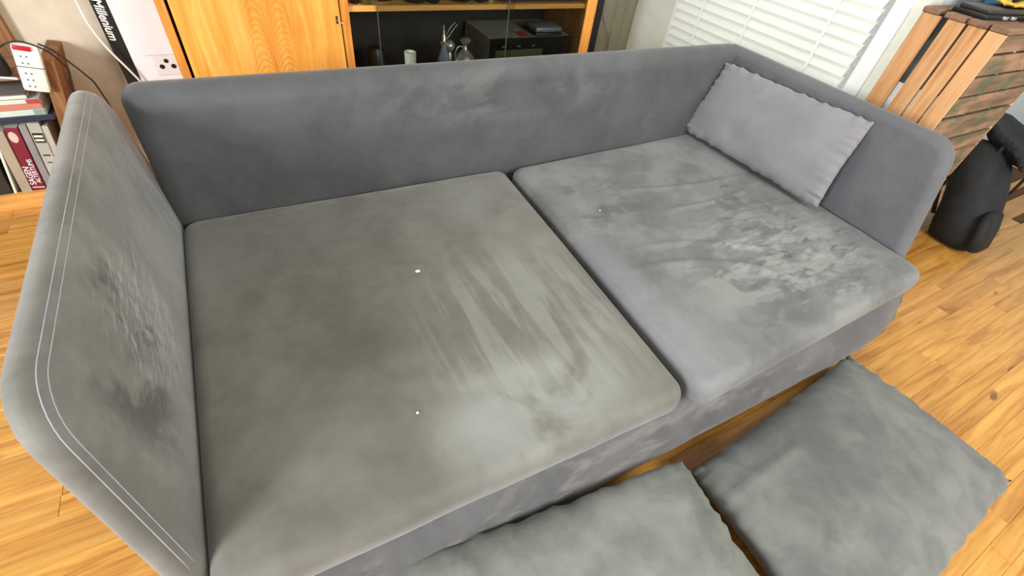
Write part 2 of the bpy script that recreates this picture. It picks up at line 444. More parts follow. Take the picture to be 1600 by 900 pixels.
# arms
ao = [(1.47, .14), (1.455, .868), (.235, .858), (.085, .37), (.06, .14)]; ar = [.02, .14, .13, .10, .02]
fL = lambda u, v, q: Vector((-.030 - (v-.4)*.112 + q, u, v))
armL = obj('armrest', slab(ao, ar, .062, fL), M_armL, sofa, 3); armL['label'] = 'left armrest with worn dark smears and double stitching'
aro = [(1.47, .14), (1.46, .848), (.235, .848), (.10, .37), (.06, .14)]; arr = [.02, .05, .12, .10, .02]
fR = lambda u, v, q: Vector((2.722 + (v-.4)*.11 + q, u, v))
obj('armrest', slab(aro, arr, .085, fR), M_armR, sofa, 3)
# double stitched seam along the arm edge
for ins, w in ((.0065, .0190), (.0165, .0272)):
    for nm, out, f, par in (('seam', ao, fL, 1),):
        lp = rounded_outline(out, ar, ins=ins)
        pts = [f(p.x, p.y, w*par+.0006*par) for p in lp if p.y > .385 and not (p.x > 1.34 and p.y < .80)]
        if len(pts) > 4:
            i0 = max(range(len(pts)), key=lambda i: (pts[i]-pts[i-1]).length)
            pts = pts[i0:]+pts[:i0]
            obj(nm, tube(pts, .0011, 5, smooth_steps=1), M_thread, sofa, 3)
# base: boat-shaped upholstered plinth
def old_outline(pts, rad, seg): return rounded_outline(pts, rad, seg)
def base_ring(xl, xr, yf, z, rc, n=10):
    o = rounded_outline([(xl, yf+.045), (xr, yf), (xr, 1.42), (xl, 1.42)], [rc, rc, .03, .03], 10)
    return o
def resample(o, n=160):
    L = [0]
    for i in range(len(o)): L.append(L[-1] + (o[(i+1) % len(o)]-o[i]).length)
    r = []; j = 0
    for k in range(n):
        d = L[-1]*k/n
        while L[j+1] < d: j += 1
        t = (d-L[j])/(L[j+1]-L[j]+1e-9); r.append(o[j].lerp(o[(j+1) % len(o)], t))
    return r
bm = bmesh.new(); prev = None; first = None
for xl, xr, yf, z, rc in ((.02, 2.60, .06, .280, .04), (.0, 2.68, .03, .278, .05), (-.010, 2.708, .002, .268, .055), (-.010, 2.712, -.012, .255, .06), (0, 2.70, -.035, .23, .07), (.02, 2.655, -.066, .18, .09), (.06, 2.60, -.082, .14, .10), (.12, 2.52, -.086, .10, .12), (.2, 2.42, -.078, .072, .12), (.24, 2.36, -.05, .062, .12), (.3, 2.3, .0, .060, .1)):
    ring = [bm.verts.new((p.x, p.y + .004*noise.noise(Vector((p.x*5, p.y*5, z*20))), z)) for p in resample(base_ring(xl, xr, yf, z, rc))]
    if prev:
        for k in range(len(ring)): bm.faces.new((prev[k], prev[(k+1) % len(ring)], ring[(k+1) % len(ring)], ring[k]))
    else: first = ring
    prev = ring
bm.faces.new(first); bm.faces.new(prev)
obj('base', bm, M_base, sofa, 3)
for x, y in ((.38, .12), (2.25, .12), (.38, 1.3), (2.25, 1.3)):
    obj('leg', B((x-.03, y-.03, 0), (x+.03, y+.03, .075), .004), M_black, sofa)

# seat cushions: densely gridded rounded boxes with real folds
def gridpos(n, lo, hi, edge):
    """parameters with more points near the ends"""
    e = [edge*(1-math.cos(math.pi/2*i/6)) for i in range(7)]
    a = [lo+x for x in e]; b = [hi-x for x in reversed(e)]
    m = [a[-1] + (b[0]-a[-1])*i/n for i in range(1, n)]
    return a+m+b
def bilin(c, u, v):
    return (c[0]*(1-u)*(1-v) + c[1]*u*(1-v) + c[2]*u*v + c[3]*(1-u)*v)
def cushion(corners, z0, z1, r, disp, cr=.06, nx=70, ny=70, side=None):
    """corners: FL FR BR BL plan points"""
    cs = [Vector(p) for p in corners]
    W = (cs[1]-cs[0]).length; D = (cs[3]-cs[0]).length; H = z1-z0
    xs = gridpos(nx, 0, W, r); ys = gridpos(ny, 0, D, r); zs = gridpos(3, 0, H, min(r, H/2*.95))
    bm = bmesh.new(); cache = {}
    def vert(i, j, k):
        if (i, j, k) in cache: return cache[i, j, k]
        p = Vector((xs[i], ys[j], zs[k]))
        # rounded plan corners (radius cr) and rounded top and bottom edges (radius rr)
        rr = min(r, H/2*.95, cr)
        cx = min(max(p.x, cr), W-cr); cy = min(max(p.y, cr), D-cr); cz = min(max(p.z, rr), H-rr)
        d = Vector((p.x-cx, p.y-cy)); m = max(abs(d.x), abs(d.y)); dn = d.normalized() if d.length > 1e-9 else Vector((0, 0))
        hh = max(0, m-(cr-rr)); zz = p.z-cz; mm = max(hh, abs(zz)); vv = Vector((hh, zz))
        if vv.length > 1e-9: vv = vv.normalized()*mm
        rad_ = min(m, cr-rr) + vv.x
        q = Vector((cx+dn.x*rad_, cy+dn.y*rad_, cz+vv.y))
        u_, v_ = q.x/W, q.y/D
        xy = bilin(cs, u_, v_)
        z = z0+q.z
        top = max(0, min(1, (q.z-H*.5)/(H*.5)))
        if top > 0: z += top*disp(xy.x, xy.y, u_, v_)
        if side:
            dx, dy = side(xy.x, xy.y, z, u_, v_); xy = Vector((xy.x+dx, xy.y+dy))
        cache[i, j, k] = bm.verts.new((xy.x, xy.y, z)); return cache[i, j, k]
    nxs, nys, nzs = len(xs)-1, len(ys)-1, len(zs)-1
    for i in range(nxs):
        for j in range(nys):
            bm.faces.new((vert(i, j, 0), vert(i, j+1, 0), vert(i+1, j+1, 0), vert(i+1, j, 0)))
            bm.faces.new((vert(i, j, nzs), vert(i+1, j, nzs), vert(i+1, j+1, nzs), vert(i, j+1, nzs)))
    for k in range(nzs):
        for i in range(nxs):
            bm.faces.new((vert(i, 0, k), vert(i+1, 0, k), vert(i+1, 0, k+1), vert(i, 0, k+1)))
            bm.faces.new((vert(i, nys, k), vert(i, nys, k+1), vert(i+1, nys, k+1), vert(i+1, nys, k)))
        for j in range(nys):
            bm.faces.new((vert(0, j, k), vert(0, j, k+1), vert(0, j+1, k+1), vert(0, j+1, k)))
            bm.faces.new((vert(nxs, j, k), vert(nxs, j+1, k), vert(nxs, j+1, k+1), vert(nxs, j, k+1)))
    return bm
def seg_ridge(x, y, a, b, wdt, amp, bow=0.0):
    a = Vector(a); b = Vector(b); d = b-a; L = d.length; d.normalize(); p = Vector((x, y))-a
    t = p.dot(d)/L; s = p.x*(-d.y)+p.y*d.x - bow*4*t*(1-t)
    if t < -.15 or t > 1.15: return 0
    e = max(0, min(1, (t+.15)/.3))*max(0, min(1, (1.15-t)/.3))
    return amp*e*math.exp(-(s/wdt)**2)
def dispL(x, y, u, v):
    e = (16*u*(1-u)*v*(1-v))**.35 if 0 < u < 1 and 0 < v < 1 else 0
    z = .012*e + .004*noise.noise(Vector((x*2.2, y*2.2, 1))) + .0022*e*noise.noise(Vector((x*9, y*5, 4)))
    z += .006*e*math.exp(-(((x-.25)/.25)**2+((y-.12)/.12)**2))
    z -= seg_ridge(x, y, (.42, .36), (.78, .25), .03, .006, -.03)
    for i in range(6):
        xx = .80+i*.075; z += seg_ridge(x, y, (xx-.10, .72-i*.05), (xx+.08, .18), .012, .0022)
    return z
def dispR(x, y, u, v):
    e = (16*u*(1-u)*v*(1-v))**.35 if 0 < u < 1 and 0 < v < 1 else 0
    z = .014*e + .004*noise.noise(Vector((x*2.2, y*2.2, 7)))
    z += seg_ridge(x, y, (1.72, .95), (2.40, .84), .012, .013, -.035)
    z += seg_ridge(x, y, (1.80, .74), (2.42, .74), .011, .011, -.03)
    z += seg_ridge(x, y, (1.48, .47), (2.0, .22), .018, .014, .045)
    z += seg_ridge(x, y, (1.55, .57), (2.1, .32), .015, .011, .045)
    z += seg_ridge(x, y, (1.9, .56), (2.5, .55), .010, .007, .03)
    m = math.exp(-(((x-2.22)/.36)**2+((y-.36)/.34)**2))
    z += m*(.011*noise.noise(Vector((x*16+y*8, y*7-x*4, 2))) + .006*noise.noise(Vector((x*34+y*12, y*20-x*8, 5))))
    z -= .006*math.exp(-(((x-1.65)/.2)**2+((y-.95)/.2)**2))
    return z
seatL = obj('seat_cushion', cushion([(.006, .022), (1.262, -.018), (1.318, 1.312), (.004, 1.335)], .288, .402, .045, dispL, cr=.055, nx=110, ny=110,
            side=lambda x, y, z, u, v: (0, .006*math.sin(x*9)*noise.noise(Vector((x*3, z*10, 0)))*(1-v))), M_seatL, None, 3)
tag(seatL, 'broad grey-green velvet seat cushion at left, beside the stitched left armrest', 'cushion', 'seat cushions of the sofa')
seatR = obj('seat_cushion', cushion([(1.285, -.045), (2.685, -.016), (2.668, 1.342), (1.335, 1.30)], .288, .402, .045, dispR, cr=.075, nx=150, ny=130), M_seatR, None, 3)
tag(seatR, 'creased grey velvet seat cushion at right, wrinkled and blotched toward the front corner', 'cushion', 'seat cushions of the sofa')
for par, pts in ((seatL, ((.690, .756, .010, .007), (.505, .246, .004, .004))), (seatR, ((1.545, .843, .005, .003),))):
    for x, y, a, b in pts:
        o = obj('torn_spot', lathe([(.0, 0), (1, .15), (.7, .8), (0, 1)], (0, 0, 0), 10), M_white, None, 3)
        o.data.transform(Matrix.Diagonal((a, b, .002, 1))); o.parent = par; o.location = (x, y, .402 + (dispL if par is seatL else dispR)(x, y, .5, .5) - .0002); o['label'] = 'tiny white torn spot'

# ------------------------------------------------------------------ loose pillows
def pillow(corners, nrm, T, seed, pinch=.035, ripple=.006, n=44, power=.42, floorz=None, folds=(), wave=.01):
    cs = [Vector(c) for c in corners]; bm = bmesh.new(); nrm = Vector(nrm).normalized() if nrm else None
    def P(i, j, side):
        # denser near the rims
        su = -math.cos(math.pi*i/n); sv = -math.cos(math.pi*j/n)
        su = .5*su + .5*(2*i/n-1); sv = .5*sv + .5*(2*j/n-1)
        u, v = (su+1)/2, (sv+1)/2
        # rim pulled in between corners
        pu = su*(1 - pinch*(1-sv*sv)); pv = sv*(1 - pinch*1.6*(1-su*su))
        uu, vv = (pu+1)/2, (pv+1)/2
        p = bilin(cs, uu, vv)
        k = (max(0, 1-su**2)*max(0, 1-sv**2))
        t = T/2*(k**power)
        rim = 1 - k**.25 if k > 0 else 1
        d = Vector((0, 0, 0))
        s = seed*10.0
        rip = ripple*math.exp(-((1-max(abs(su), abs(sv)))/.13)**2)
        along = su if abs(sv) > abs(su) else sv
        q = noise.noise(Vector((along*9+s, abs(su) > abs(sv), su > 0))) + .6*noise.noise(Vector((along*23+s, 3, sv > 0)))
        off = rip*q*2.2 + wave*noise.noise(Vector((uu*2.5+s, vv*2.5, 1)))
        inward = Vector((su, sv)) if True else None
        e = (cs[1]-cs[0]).normalized(); g = (cs[3]-cs[0]).normalized()
        edge = math.exp(-((1-max(abs(su), abs(sv)))/.05)**2)*ripple*1.1
        if abs(su) > abs(sv): p = p + e*(edge*q)*(1 if su > 0 else -1)
        else: p = p + g*(edge*q)*(1 if sv > 0 else -1)
        nn = nrm or Vector((0, 0, 1))
        w = side*t + off
        if side > 0:
            w += k**.5*T*.05*noise.noise(Vector((uu*4+s, vv*4, 5)))
            for (a, b, wd, am) in folds: w += seg_ridge(uu, vv, a, b, wd, am)*min(1, k*6)
        r = p + nn*w
        if floorz is not None and r.z < floorz: r.z = floorz
        return r
    top = {}; bot = {}
    for i in range(n+1):
        for j in range(n+1):
            top[i, j] = bm.verts.new(P(i, j, 1))
            bot[i, j] = top[i, j] if i in (0, n) or j in (0, n) else bm.verts.new(P(i, j, -1))
    for i in range(n):
        for j in range(n):
            bm.faces.new((top[i, j], top[i+1, j], top[i+1, j+1], top[i, j+1]))
            bm.faces.new((bot[i, j], bot[i, j+1], bot[i+1, j+1], bot[i+1, j]))
    return bm
G = 'loose velvet pillows'
p1 = obj('pillow', pillow([(2.515, 1.345, .425), (2.555, .475, .43), (2.680, .53, .815), (2.655, 1.335, .79)], (-.93, 0, .36), .13, 1, ripple=.008, pinch=.02,
         folds=(((.42, 1.0), (.36, .72), .02, .006), ((.55, 1.0), (.52, .88), .015, .005), ((.25, 1), (.27, .9), .015, .004))), M_pil1, None, 3)
tag(p1, 'light grey velvet pillow leaning upright against the right armrest on the seat', 'pillow', G)
p2 = obj('pillow', pillow([(.20, -.62, .09), (1.215, -.72, .09), (1.25, -.112, .15), (.27, .005, .17)], None, .17, 2, ripple=.006, pinch=.0, floorz=.003,
         folds=(((.45, 1.0), (.40, .75), .02, .012), ((.22, .95), (.30, .70), .02, .01), ((.75, .3), (.7, .7), .04, .008))), M_pil2, None, 3)
tag(p2, 'grey-green velvet pillow lying in front of the left seat, cut by the frame', 'pillow', G)
p3 = obj('pillow', pillow([(1.275, -.76, .07), (2.40, -.70, .06), (2.315, -.075, .09), (1.285, -.15, .09)], None, .19, 3, ripple=.005, pinch=.015, floorz=.003,
         folds=(((.18, .35), (.3, .62), .03, .012), ((.02, .80), (.35, .78), .03, .012), ((.9, .15), (1.0, .0), .03, .01))), M_pil3, None, 3)
tag(p3, 'dark grey velvet pillow lying on the wooden floor right of the other floor pillow', 'pillow', G)

# ------------------------------------------------------------------ cabinet
cab = thing('cabinet', 'orange pine cabinet with a closed door and open shelves behind the sofa', 'cabinet', (1.18, 2.28, 0))
CT = 1.55
obj('side_panel', B((.117, 2.05, .05), (.150, 2.52, CT), .002), M_pine, cab)
obj('side_panel', B((2.200, 2.05, .05), (2.268, 2.52, CT), .002), M_pine, cab)
obj('divider', B((.812, 2.056, .05), (.850, 2.50, CT), .002), M_pine, cab)
obj('top_panel', B((.10, 2.03, CT), (2.28, 2.53, CT+.03), .002), M_pineX, cab)
obj('bottom_panel', B((.15, 2.06, .06), (2.20, 2.50, .09)), M_pineX, cab)
obj('back_panel', B((.15, 2.50, .06), (2.20, 2.515, CT)), M_dark, cab)
obj('shelf', B((.85, 2.075, .860), (2.20, 2.50, .884), .001), M_pineX, cab)
obj('shelf', B((.85, 2.10, .42), (2.20, 2.50, .442), .001), M_pineX, cab)
for x in (.12, 2.2):
    for y in (2.06, 2.46): obj('foot', B((x, y, 0), (x+.05, y+.05, .055)), M_pine, cab)
door = obj('door', B((.162, 2.048, .10), (.806, 2.070, CT-.01), .002), M_veneer, cab)
obj('keyhole_plate', B((.786, 2.0455, .82), (.794, 2.0485, .852), .001), M_black, door)
obj('key', tube([(.79, 2.046, .836), (.795, 2.025, .834), (.812, 2.02, .826)], .002, 6), M_silver, door, 3)
for y, z in ((2.12, .80), (2.2, .80), (2.12, .72), (2.2, .72), (2.12, .64), (2.2, .64)):
    pb = lathe([(.004, 0), (.004, .003)], (0, 0, 0), 10); pb.transform(Matrix.Translation((2.199, y, z)) @ Matrix.Rotation(-math.pi/2, 4, 'Y'))
    obj('peg_hole', pb, M_dark, cab)
g1 = obj('glass_door', B((.985, 2.064, .09), (1.73, 2.068, CT-.02)), M_glass, cab)
obj('pane_edge', B((.982, 2.0635, .09), (.986, 2.0685, CT-.02)), M_glassedge, g1)
g2 = obj('glass_door', B((1.69, 2.0535, .09), (2.195, 2.0575, CT-.02)), M_glass, cab)
obj('pane_edge', B((1.686, 2.053, .09), (1.690, 2.058, CT-.02)), M_glassedge, g2)

# things on the lower shelf (its top is z=.442)
zs = .442
o = obj('jar', lathe([(.038, 0), (.045, .01), (.045, .17), (.036, .185), (.036, .19), (.0, .19)], (1.02, 2.30, zs), 24), plain('dark green jar', (30, 40, 26), .35), None, .6)
tag(o, 'dark green jar in the shadowy left end of the lower shelf', 'jar')
t = thing('cup', 'small white cup standing left of the silver flasks', 'cup', (1.2, 2.26, zs))
obj('body', lathe([(.022, 0), (.028, .004), (.033, .17), (.030, .17), (.026, .02), (0, .02)], (1.2, 2.26, zs), 24), M_ceram, t, .6)
t = thing('perfume_flask', 'conical pale glass flask with pointed silver stopper', 'flask', (1.385, 2.2, zs))
obj('body', lathe([(.045, 0), (.066, .01), (.068, .04), (.015, .205), (.014, .225), (0, .225)], (1.375, 2.2, zs), 28), plain('lilac glass', (150, 154, 176), .12, var=.1), t, .7)
obj('stopper', lathe([(.019, .222), (.021, .232), (.012, .24), (.015, .258), (.007, .268), (.009, .285), (.003, .30), (.004, .31), (0, .318)], (1.375, 2.2, zs), 18), M_silver, t, 1)
obj('tassel', tube([(1.385, 2.2, zs+.235), (1.41, 2.21, zs+.29), (1.455, 2.22, zs+.325)], .0009, 6), M_silver, t, 3)
obj('tassel', tube([(1.385, 2.2, zs+.235), (1.42, 2.21, zs+.27), (1.468, 2.22, zs+.315)], .0009, 6), M_silver, t, 3)
o = obj('glass_ball', lathe([(.02*math.sin(math.pi*k/12)*1.6, .165+.032*(1-math.cos(math.pi*k/12))) for k in range(13)] , (1.425, 2.24, zs), 20), M_silver, None, 3)
tag(o, 'silver ball bottle tucked between the conical flask and the handled pot', 'bottle')
o.data.transform(Matrix.Translation((0, 0, 0)))
bm = lathe([(.03, 0), (.035, .01), (.014, .06), (.02, .16), (.012, .17)], (1.425, 2.24, zs), 16); obj('neck', bm, M_silver, o, 1)
t = thing('silver_pot', 'round silver pot with looped handle and flat lid beside flask', 'pot', (1.505, 2.2, zs))
obj('body', lathe([(.03, 0), (.045, .005), (.062, .05), (.066, .10), (.058, .14), (.035, .172), (.014, .19), (.013, .215), (0, .215)], (1.505, 2.2, zs), 28), M_silver, t, 1)
obj('lid', lathe([(.014, .213), (.030, .228), (.033, .238), (.024, .246), (0, .248)], (1.505, 2.2, zs), 24), M_silver, t, 1)
obj('handle', tube([(1.495, 2.2, zs+.20), (1.462, 2.195, zs+.205), (1.44, 2.19, zs+.17), (1.445, 2.19, zs+.12)], .004, 8), M_silver, t, 3)
t = thing('stereo_receiver', 'wide grey metal stereo unit with smoked glossy front on the lower shelf', 'stereo', (1.9, 2.3, zs))
obj('housing', B((1.63, 2.135, zs), (2.175, 2.48, .698), .003), M_devtop, t)
obj('front_panel', B((1.628, 2.118, zs), (2.178, 2.136, .699), .002), M_gloss, t)
obj('window_strip', B((1.66, 2.1165, .60), (1.98, 2.1185, .64)), plain('olive display', (96, 96, 62), .3), t)
for x in (1.70, 1.80, 1.90): obj('button', B((x, 2.114, .655), (x+.02, 2.1185, .663)), M_greyp, t)
t = thing('black_box', 'small rounded dark grey gadget lying on the stereo unit', 'gadget', (2.05, 2.22, .698))
obj('lower_shell', B((1.93, 2.14, .6985), (2.12, 2.30, .716), .007), M_black, t, .6)
obj('upper_shell', B((1.932, 2.142, .7165), (2.118, 2.298, .745), .012), M_greyp, t, .6)
o = obj('sticker', B((1.835, 2.15, .6985), (1.905, 2.24, .6998)), plain('red print', (176, 60, 66), .5)); tag(o, 'flat red card lying beside the grey gadget', 'card')

# things on the upper shelf (top z=.884)
zu = .884
def bowl(x, y, r, h, name, label, mat, cat, n=20):
    o = obj(name, lathe([(r*.72, 0), (r*.95, h*.12), (r, h*.4), (r*.9, h*.8), (r*.55, h*.95), (r*.5, h), (0, h)], (x, y, zu), n), mat, None, 1)
    return tag(o, label, cat, 'dark vessels on the upper shelf')
bowl(.895, 2.12, .024, .13, 'bottle', 'black bottle at the far left of the upper shelf', plain('near black', (14, 12, 18), .3), 'bottle')
bowl(.945, 2.10, .024, .12, 'bottle', 'olive green bottle second from the left on the upper shelf', plain('olive glass', (74, 74, 34), .25), 'bottle')
bowl(1.05, 2.18, .055, .09, 'bowl', 'dark blue-green bowl right of the olive bottle', plain('dark teal', (26, 36, 44), .3), 'bowl')
bowl(1.20, 2.15, .065, .11, 'bowl', 'wide black bowl in the middle of the upper shelf', plain('slate black', (38, 38, 46), .35), 'bowl')
bowl(1.285, 2.12, .035, .10, 'jar', 'black jar touching the wide black bowl', plain('slate black small', (34, 36, 42), .35), 'jar')
bowl(1.45, 2.17, .075, .11, 'pot', 'large dark pot right of the black jar', plain('dark pot', (26, 32, 36), .35), 'pot')
bowl(1.55, 2.13, .03, .12, 'bottle', 'dark blue bottle beside the large dark pot', plain('dark blue glass', (22, 34, 48), .25), 'bottle')
bowl(1.605, 2.12, .018, .07, 'figurine', 'little silver figure standing before the flat player', M_silver, 'figurine', 12)
t = thing('disc_player', 'flat dark violet player with silver knob on the upper shelf', 'player', (1.92, 2.25, zu))
obj('housing', B((1.66, 2.11, zu+.006), (2.17, 2.40, zu+.07), .003), plain('dark violet metal', (50, 44, 66), .35), t)
obj('knob', tube([(2.12, 2.112, zu+.03), (2.12, 2.09, zu+.03)], .012, 14, smooth_steps=1), M_silver, t)
for x in (1.69, 2.12): obj('foot', B((x, 2.13, zu), (x+.025, 2.15, zu+.0065)), M_black, t)

# black tall case beside cabinet, cables
t = thing('tall_case', 'tall narrow black case standing between cabinet and pale wall', 'case', (2.34, 2.2, 0))
obj('body', B((2.300, 2.10, 0), (2.362, 2.40, 1.3), .003), M_black, t)
obj('edge_trim', B((2.284, 2.095, 0), (2.2985, 2.40, 1.3), .001), M_paint, t)
o = obj('hanging_cable', tube([(2.69, 2.5, 1.3), (2.69, 2.505, .9), (2.688, 2.5, .80), (2.695, 2.50, .72), (2.76, 2.505, .62), (2.80, 2.50, .56), (2.815, 2.5, .47), (2.80, 2.51, .2)], .0035, 6), plain('grey cable', (120, 122, 110), .6), None, 3)
tag(o, 'thin grey cable hanging on the pale wall right of cabinet', 'cable')
# pale half of the back wall beyond the cabinet: a white roller curtain hanging flat
bm = bmesh.new(); N = 60; pv = None
for i in range(N+1):
    x = 2.42 + .60*i/N; y = 2.523 + .006*math.sin(i*.55)+.004*math.sin(i*1.3+1)
    c = (bm.verts.new((x, y, .02)), bm.verts.new((x, y, 2.4)))
    if pv: bm.faces.new((pv[0], c[0], c[1], pv[1]))
    pv = c
bmesh.ops.solidify(bm, geom=bm.faces[:], thickness=.002)
o = obj('curtain', bm, plain('cream curtain', (238, 238, 220), .85, var=.03), None, 3); tag(o, 'cream curtain hanging flat in the room corner beside the blind', 'curtain')

# ------------------------------------------------------------------ lettering
def text(name, body, size, M, mat, parent, shear=0.0, ext=.0005, bold=0.0, sx=1.0):
    cu = bpy.data.curves.new(name, 'FONT'); cu.body = body; cu.size = size; cu.extrude = ext; cu.shear = shear; cu.offset = bold
    cu.align_x = 'LEFT'; cu.align_y = 'CENTER'
    o = bpy.data.objects.new(name, cu); C.objects.link(o); bpy.context.view_layer.update()
    me = bpy.data.meshes.new_from_object(o.evaluated_get(bpy.context.evaluated_depsgraph_get()))
    C.objects.unlink(o); bpy.data.objects.remove(o)
    me.transform(Matrix.Diagonal((sx, 1, 1, 1))); me.transform(M)
    return link(name, me, mat, parent)
# frame helper: text x-axis ax, y-axis ay, at p
def TM(p, ax, ay):
    ax = Vector(ax).normalized(); ay = Vector(ay); ay = (ay-ax*ay.dot(ax)).normalized(); az = ax.cross(ay)
    m = Matrix((ax, ay, az)).transposed().to_4x4(); m.translation = Vector(p); return m

# cardboard carton with black lettered side
t = thing('cardboard_carton', 'tall white carton with black lettered side, standing left of cabinet', 'box', (-.02, 2.45, 0))
obj('carton_body', B((-.088, 2.44, 0), (.098, 2.53, 1.35), .002), plain('white carton', (232, 236, 240), .6, var=.02), t)
sd = obj('black_side', B((-.146, 2.438, 0), (-.089, 2.53, 1.35), .002), M_black, t)
text('lettering', 'Millenium', .046, TM((-.122, 2.4372, .832), (0, 0, -1), (1, 0, 0)), M_white, sd, shear=.25, bold=.0008, sx=.92)
obj('fold_line', B((-.03, 2.4385, .595), (.098, 2.4402, .597)), plain('crease grey', (190, 188, 180), .7), t)
sk = thing('cable_outlet', 'small white plate with three round holes at the carton foot', 'socket', (.042, 2.4385, .55))
obj('plate', B((-.012, 2.4345, .505), (.092, 2.4395, .592), .003), plain('plate white', (228, 228, 226), .5, var=.02), sk)
for x, z, r in ((.018, .545, .0105), (.065, .545, .0105), (.042, .570, .0095)):
    hb = lathe([(r, 0), (r, .002), (r*.6, .0024), (0, .0024)], (0, 0, 0), 14)
    hb.transform(Matrix.Translation((x, 2.4345, z)) @ Matrix.Rotation(math.pi/2, 4, 'X')); obj('hole', hb, M_black, sk, 1)
o = obj('white_cable', tube([(-.24, 2.43, 1.1), (-.19, 2.42, .86), (-.18, 2.40, .75), (-.155, 2.40, .65), (-.105, 2.41, .53), (-.06, 2.42, .40), (0, 2.42, .1), (.05, 2.41, .008)], .0045, 7), M_paint, None, 3)
tag(o, 'white cable running down across the black lettered carton side', 'cable')

# ------------------------------------------------------------------ bookshelf crate, left
tl = math.radians(8)
cr = thing('wooden_crate', 'open wooden crate on the floor at left, packed with books', 'crate', (-.65, 2.38, 0))
obj('bottom_board', B((-.98, 2.30, .02), (-.42, 2.52, .052), .002), M_pineX, cr)
obj('bottom_board', B((-.98, 2.27, 0), (-.40, 2.30, .075), .002), M_pineX, cr)
Ms = rotabout((-.46, 2.4, .05), math.radians(12), 'Y')
obj('side_board', B((-.500, 2.27, .06), (-.452, 2.52, .66), .003, Ms), M_oldwood, cr)
obj('side_board', B((-1.0, 2.27, .052), (-.985, 2.52, .62), .003), M_oldwood, cr)
obj('top_board', B((-.98, 2.28, .575), (-.372, 2.38, .597), .002), M_crateX, cr)
obj('top_board', B((-.98, 2.39, .575), (-.372, 2.52, .597), .002), M_crateX, cr)
obj('rail', B((-.98, 2.268, .598), (-.372, 2.278, .625), .001), M_crateX, cr)
o = obj('wall_board', B((-.80, 2.50, 0), (-.478, 2.535, 1.3), .003), M_oldwood); o.name = 'leaning_board'
tag(o, 'brown board standing against the wall behind the left book crate', 'board')
def book(xb, wdt, hgt, dep, lean, cover, label, y=2.292, z=.054, pages=True, col2=None):
    t = thing('book', label, 'book', (xb+wdt/2, y, z), 'upright books in the left crate')
    M = rotabout((xb+wdt/2, y, z), lean, 'Y')
    lift = math.sin(abs(lean))*wdt/2
    M = Matrix.Translation((0, 0, lift)) @ M
    obj('cover', B((xb, y, z), (xb+wdt, y+dep, z+hgt), .0025, M), plain('book cover '+label[:18], cover, .45), t)
    obj('pages', B((xb+.003, y+.004, z+hgt-.006), (xb+wdt-.003, y+dep-.003, z+hgt+.0006), 0, M), M_ceram, t)
    return t, M
le = tl
book(-.855, .05, .30, .20, le, (24, 20, 22), 'black upright book, the leftmost one in the left crate')
book(-.80, .055, .27, .20, le, (40, 30, 28), 'dark brown upright book right of the leftmost black one')
t_, M_ = book(-.742, .010, .24, .19, le*1.6, (238, 236, 220), 'thin white-edged book leaning left of the beige one')
book(-.712, .038, .31, .19, le, (176, 160, 138), 'beige upright book left of the crimson volume')
t_, M_ = book(-.670, .047, .325, .20, le, (128, 26, 50), 'thick crimson book with white title and a portrait on its spine')
Mf = lambda x, z, y=2.2912: M_ @ Vector((x, y, z))
ax = (M_.to_3x3() @ Vector((0, 0, 1))); ay = (M_.to_3x3() @ Vector((-1, 0, 0)))
text('lettering', 'SAGEN', .030, TM(Mf(-.658, .10), ax, ay), M_white, t_, sx=1.0, bold=.0003)
text('lettering', 'ALTERTUMS', .0235, TM(Mf(-.636, .11), ax, ay), M_white, t_, sx=.95, bold=.0002)
pb = lathe([(1, 0), (.95, .001), (0, .0012)], (0, 0, 0), 18); pb.transform(M_ @ Matrix.Translation((-.650, 2.2918, .335)) @ Matrix.Rotation(math.pi/2, 4, 'X') @ Matrix.Diagonal((.015, .026, 1, 1)))
obj('portrait', pb, plain('pale skin print', (224, 196, 182), .6), t_)
obj('spine_band', B((-.668, 2.2905, .085), (-.625, 2.2925, .089), 0, M_), M_ceram, t_)
book(-.619, .026, .33, .20, le, (150, 146, 146), 'thin grey book between the crimson volume and the labelled one')
t_, M_ = book(-.589, .043, .335, .20, le, (188, 186, 172), 'pale grey book with black title block on its spine')
obj('title_block', B((-.585, 2.290, .30), (-.550, 2.2925, .345), 0, M_), M_black, t_)
for k in range(2):
    obj('print_line', B((-.582, 2.2893, .308+k*.018), (-.553, 2.2902, .318+k*.018), 0, M_), M_ceram, t_)
obj('print_mark', B((-.58, 2.2905, .235), (-.556, 2.2925, .242), 0, M_), plain('teal print', (40, 72, 74), .5), t_)
obj('print_mark', B((-.576, 2.2905, .20), (-.552, 2.2925, .205), 0, M_), plain('teal print b', (40, 72, 74), .5), t_)
book(-.544, .022, .32, .20, le, (196, 192, 178), 'off-white book at the right end of the upright row')
lay = [(.405, .024, -.432, (36, 44, 70), 'navy book, lowest of the lying stack in the left crate'),
       (.430, .024, -.448, (206, 220, 206), 'white and teal book lying on the navy one'),
       (.455, .022, -.452, (206, 128, 108), 'salmon red book lying in the middle of the stack'),
       (.478, .018, -.448, (224, 222, 206), 'white paperback lying above the salmon book'),
       (.497, .018, -.485, (148, 140, 134), 'grey paperback topmost of the lying stack'),]
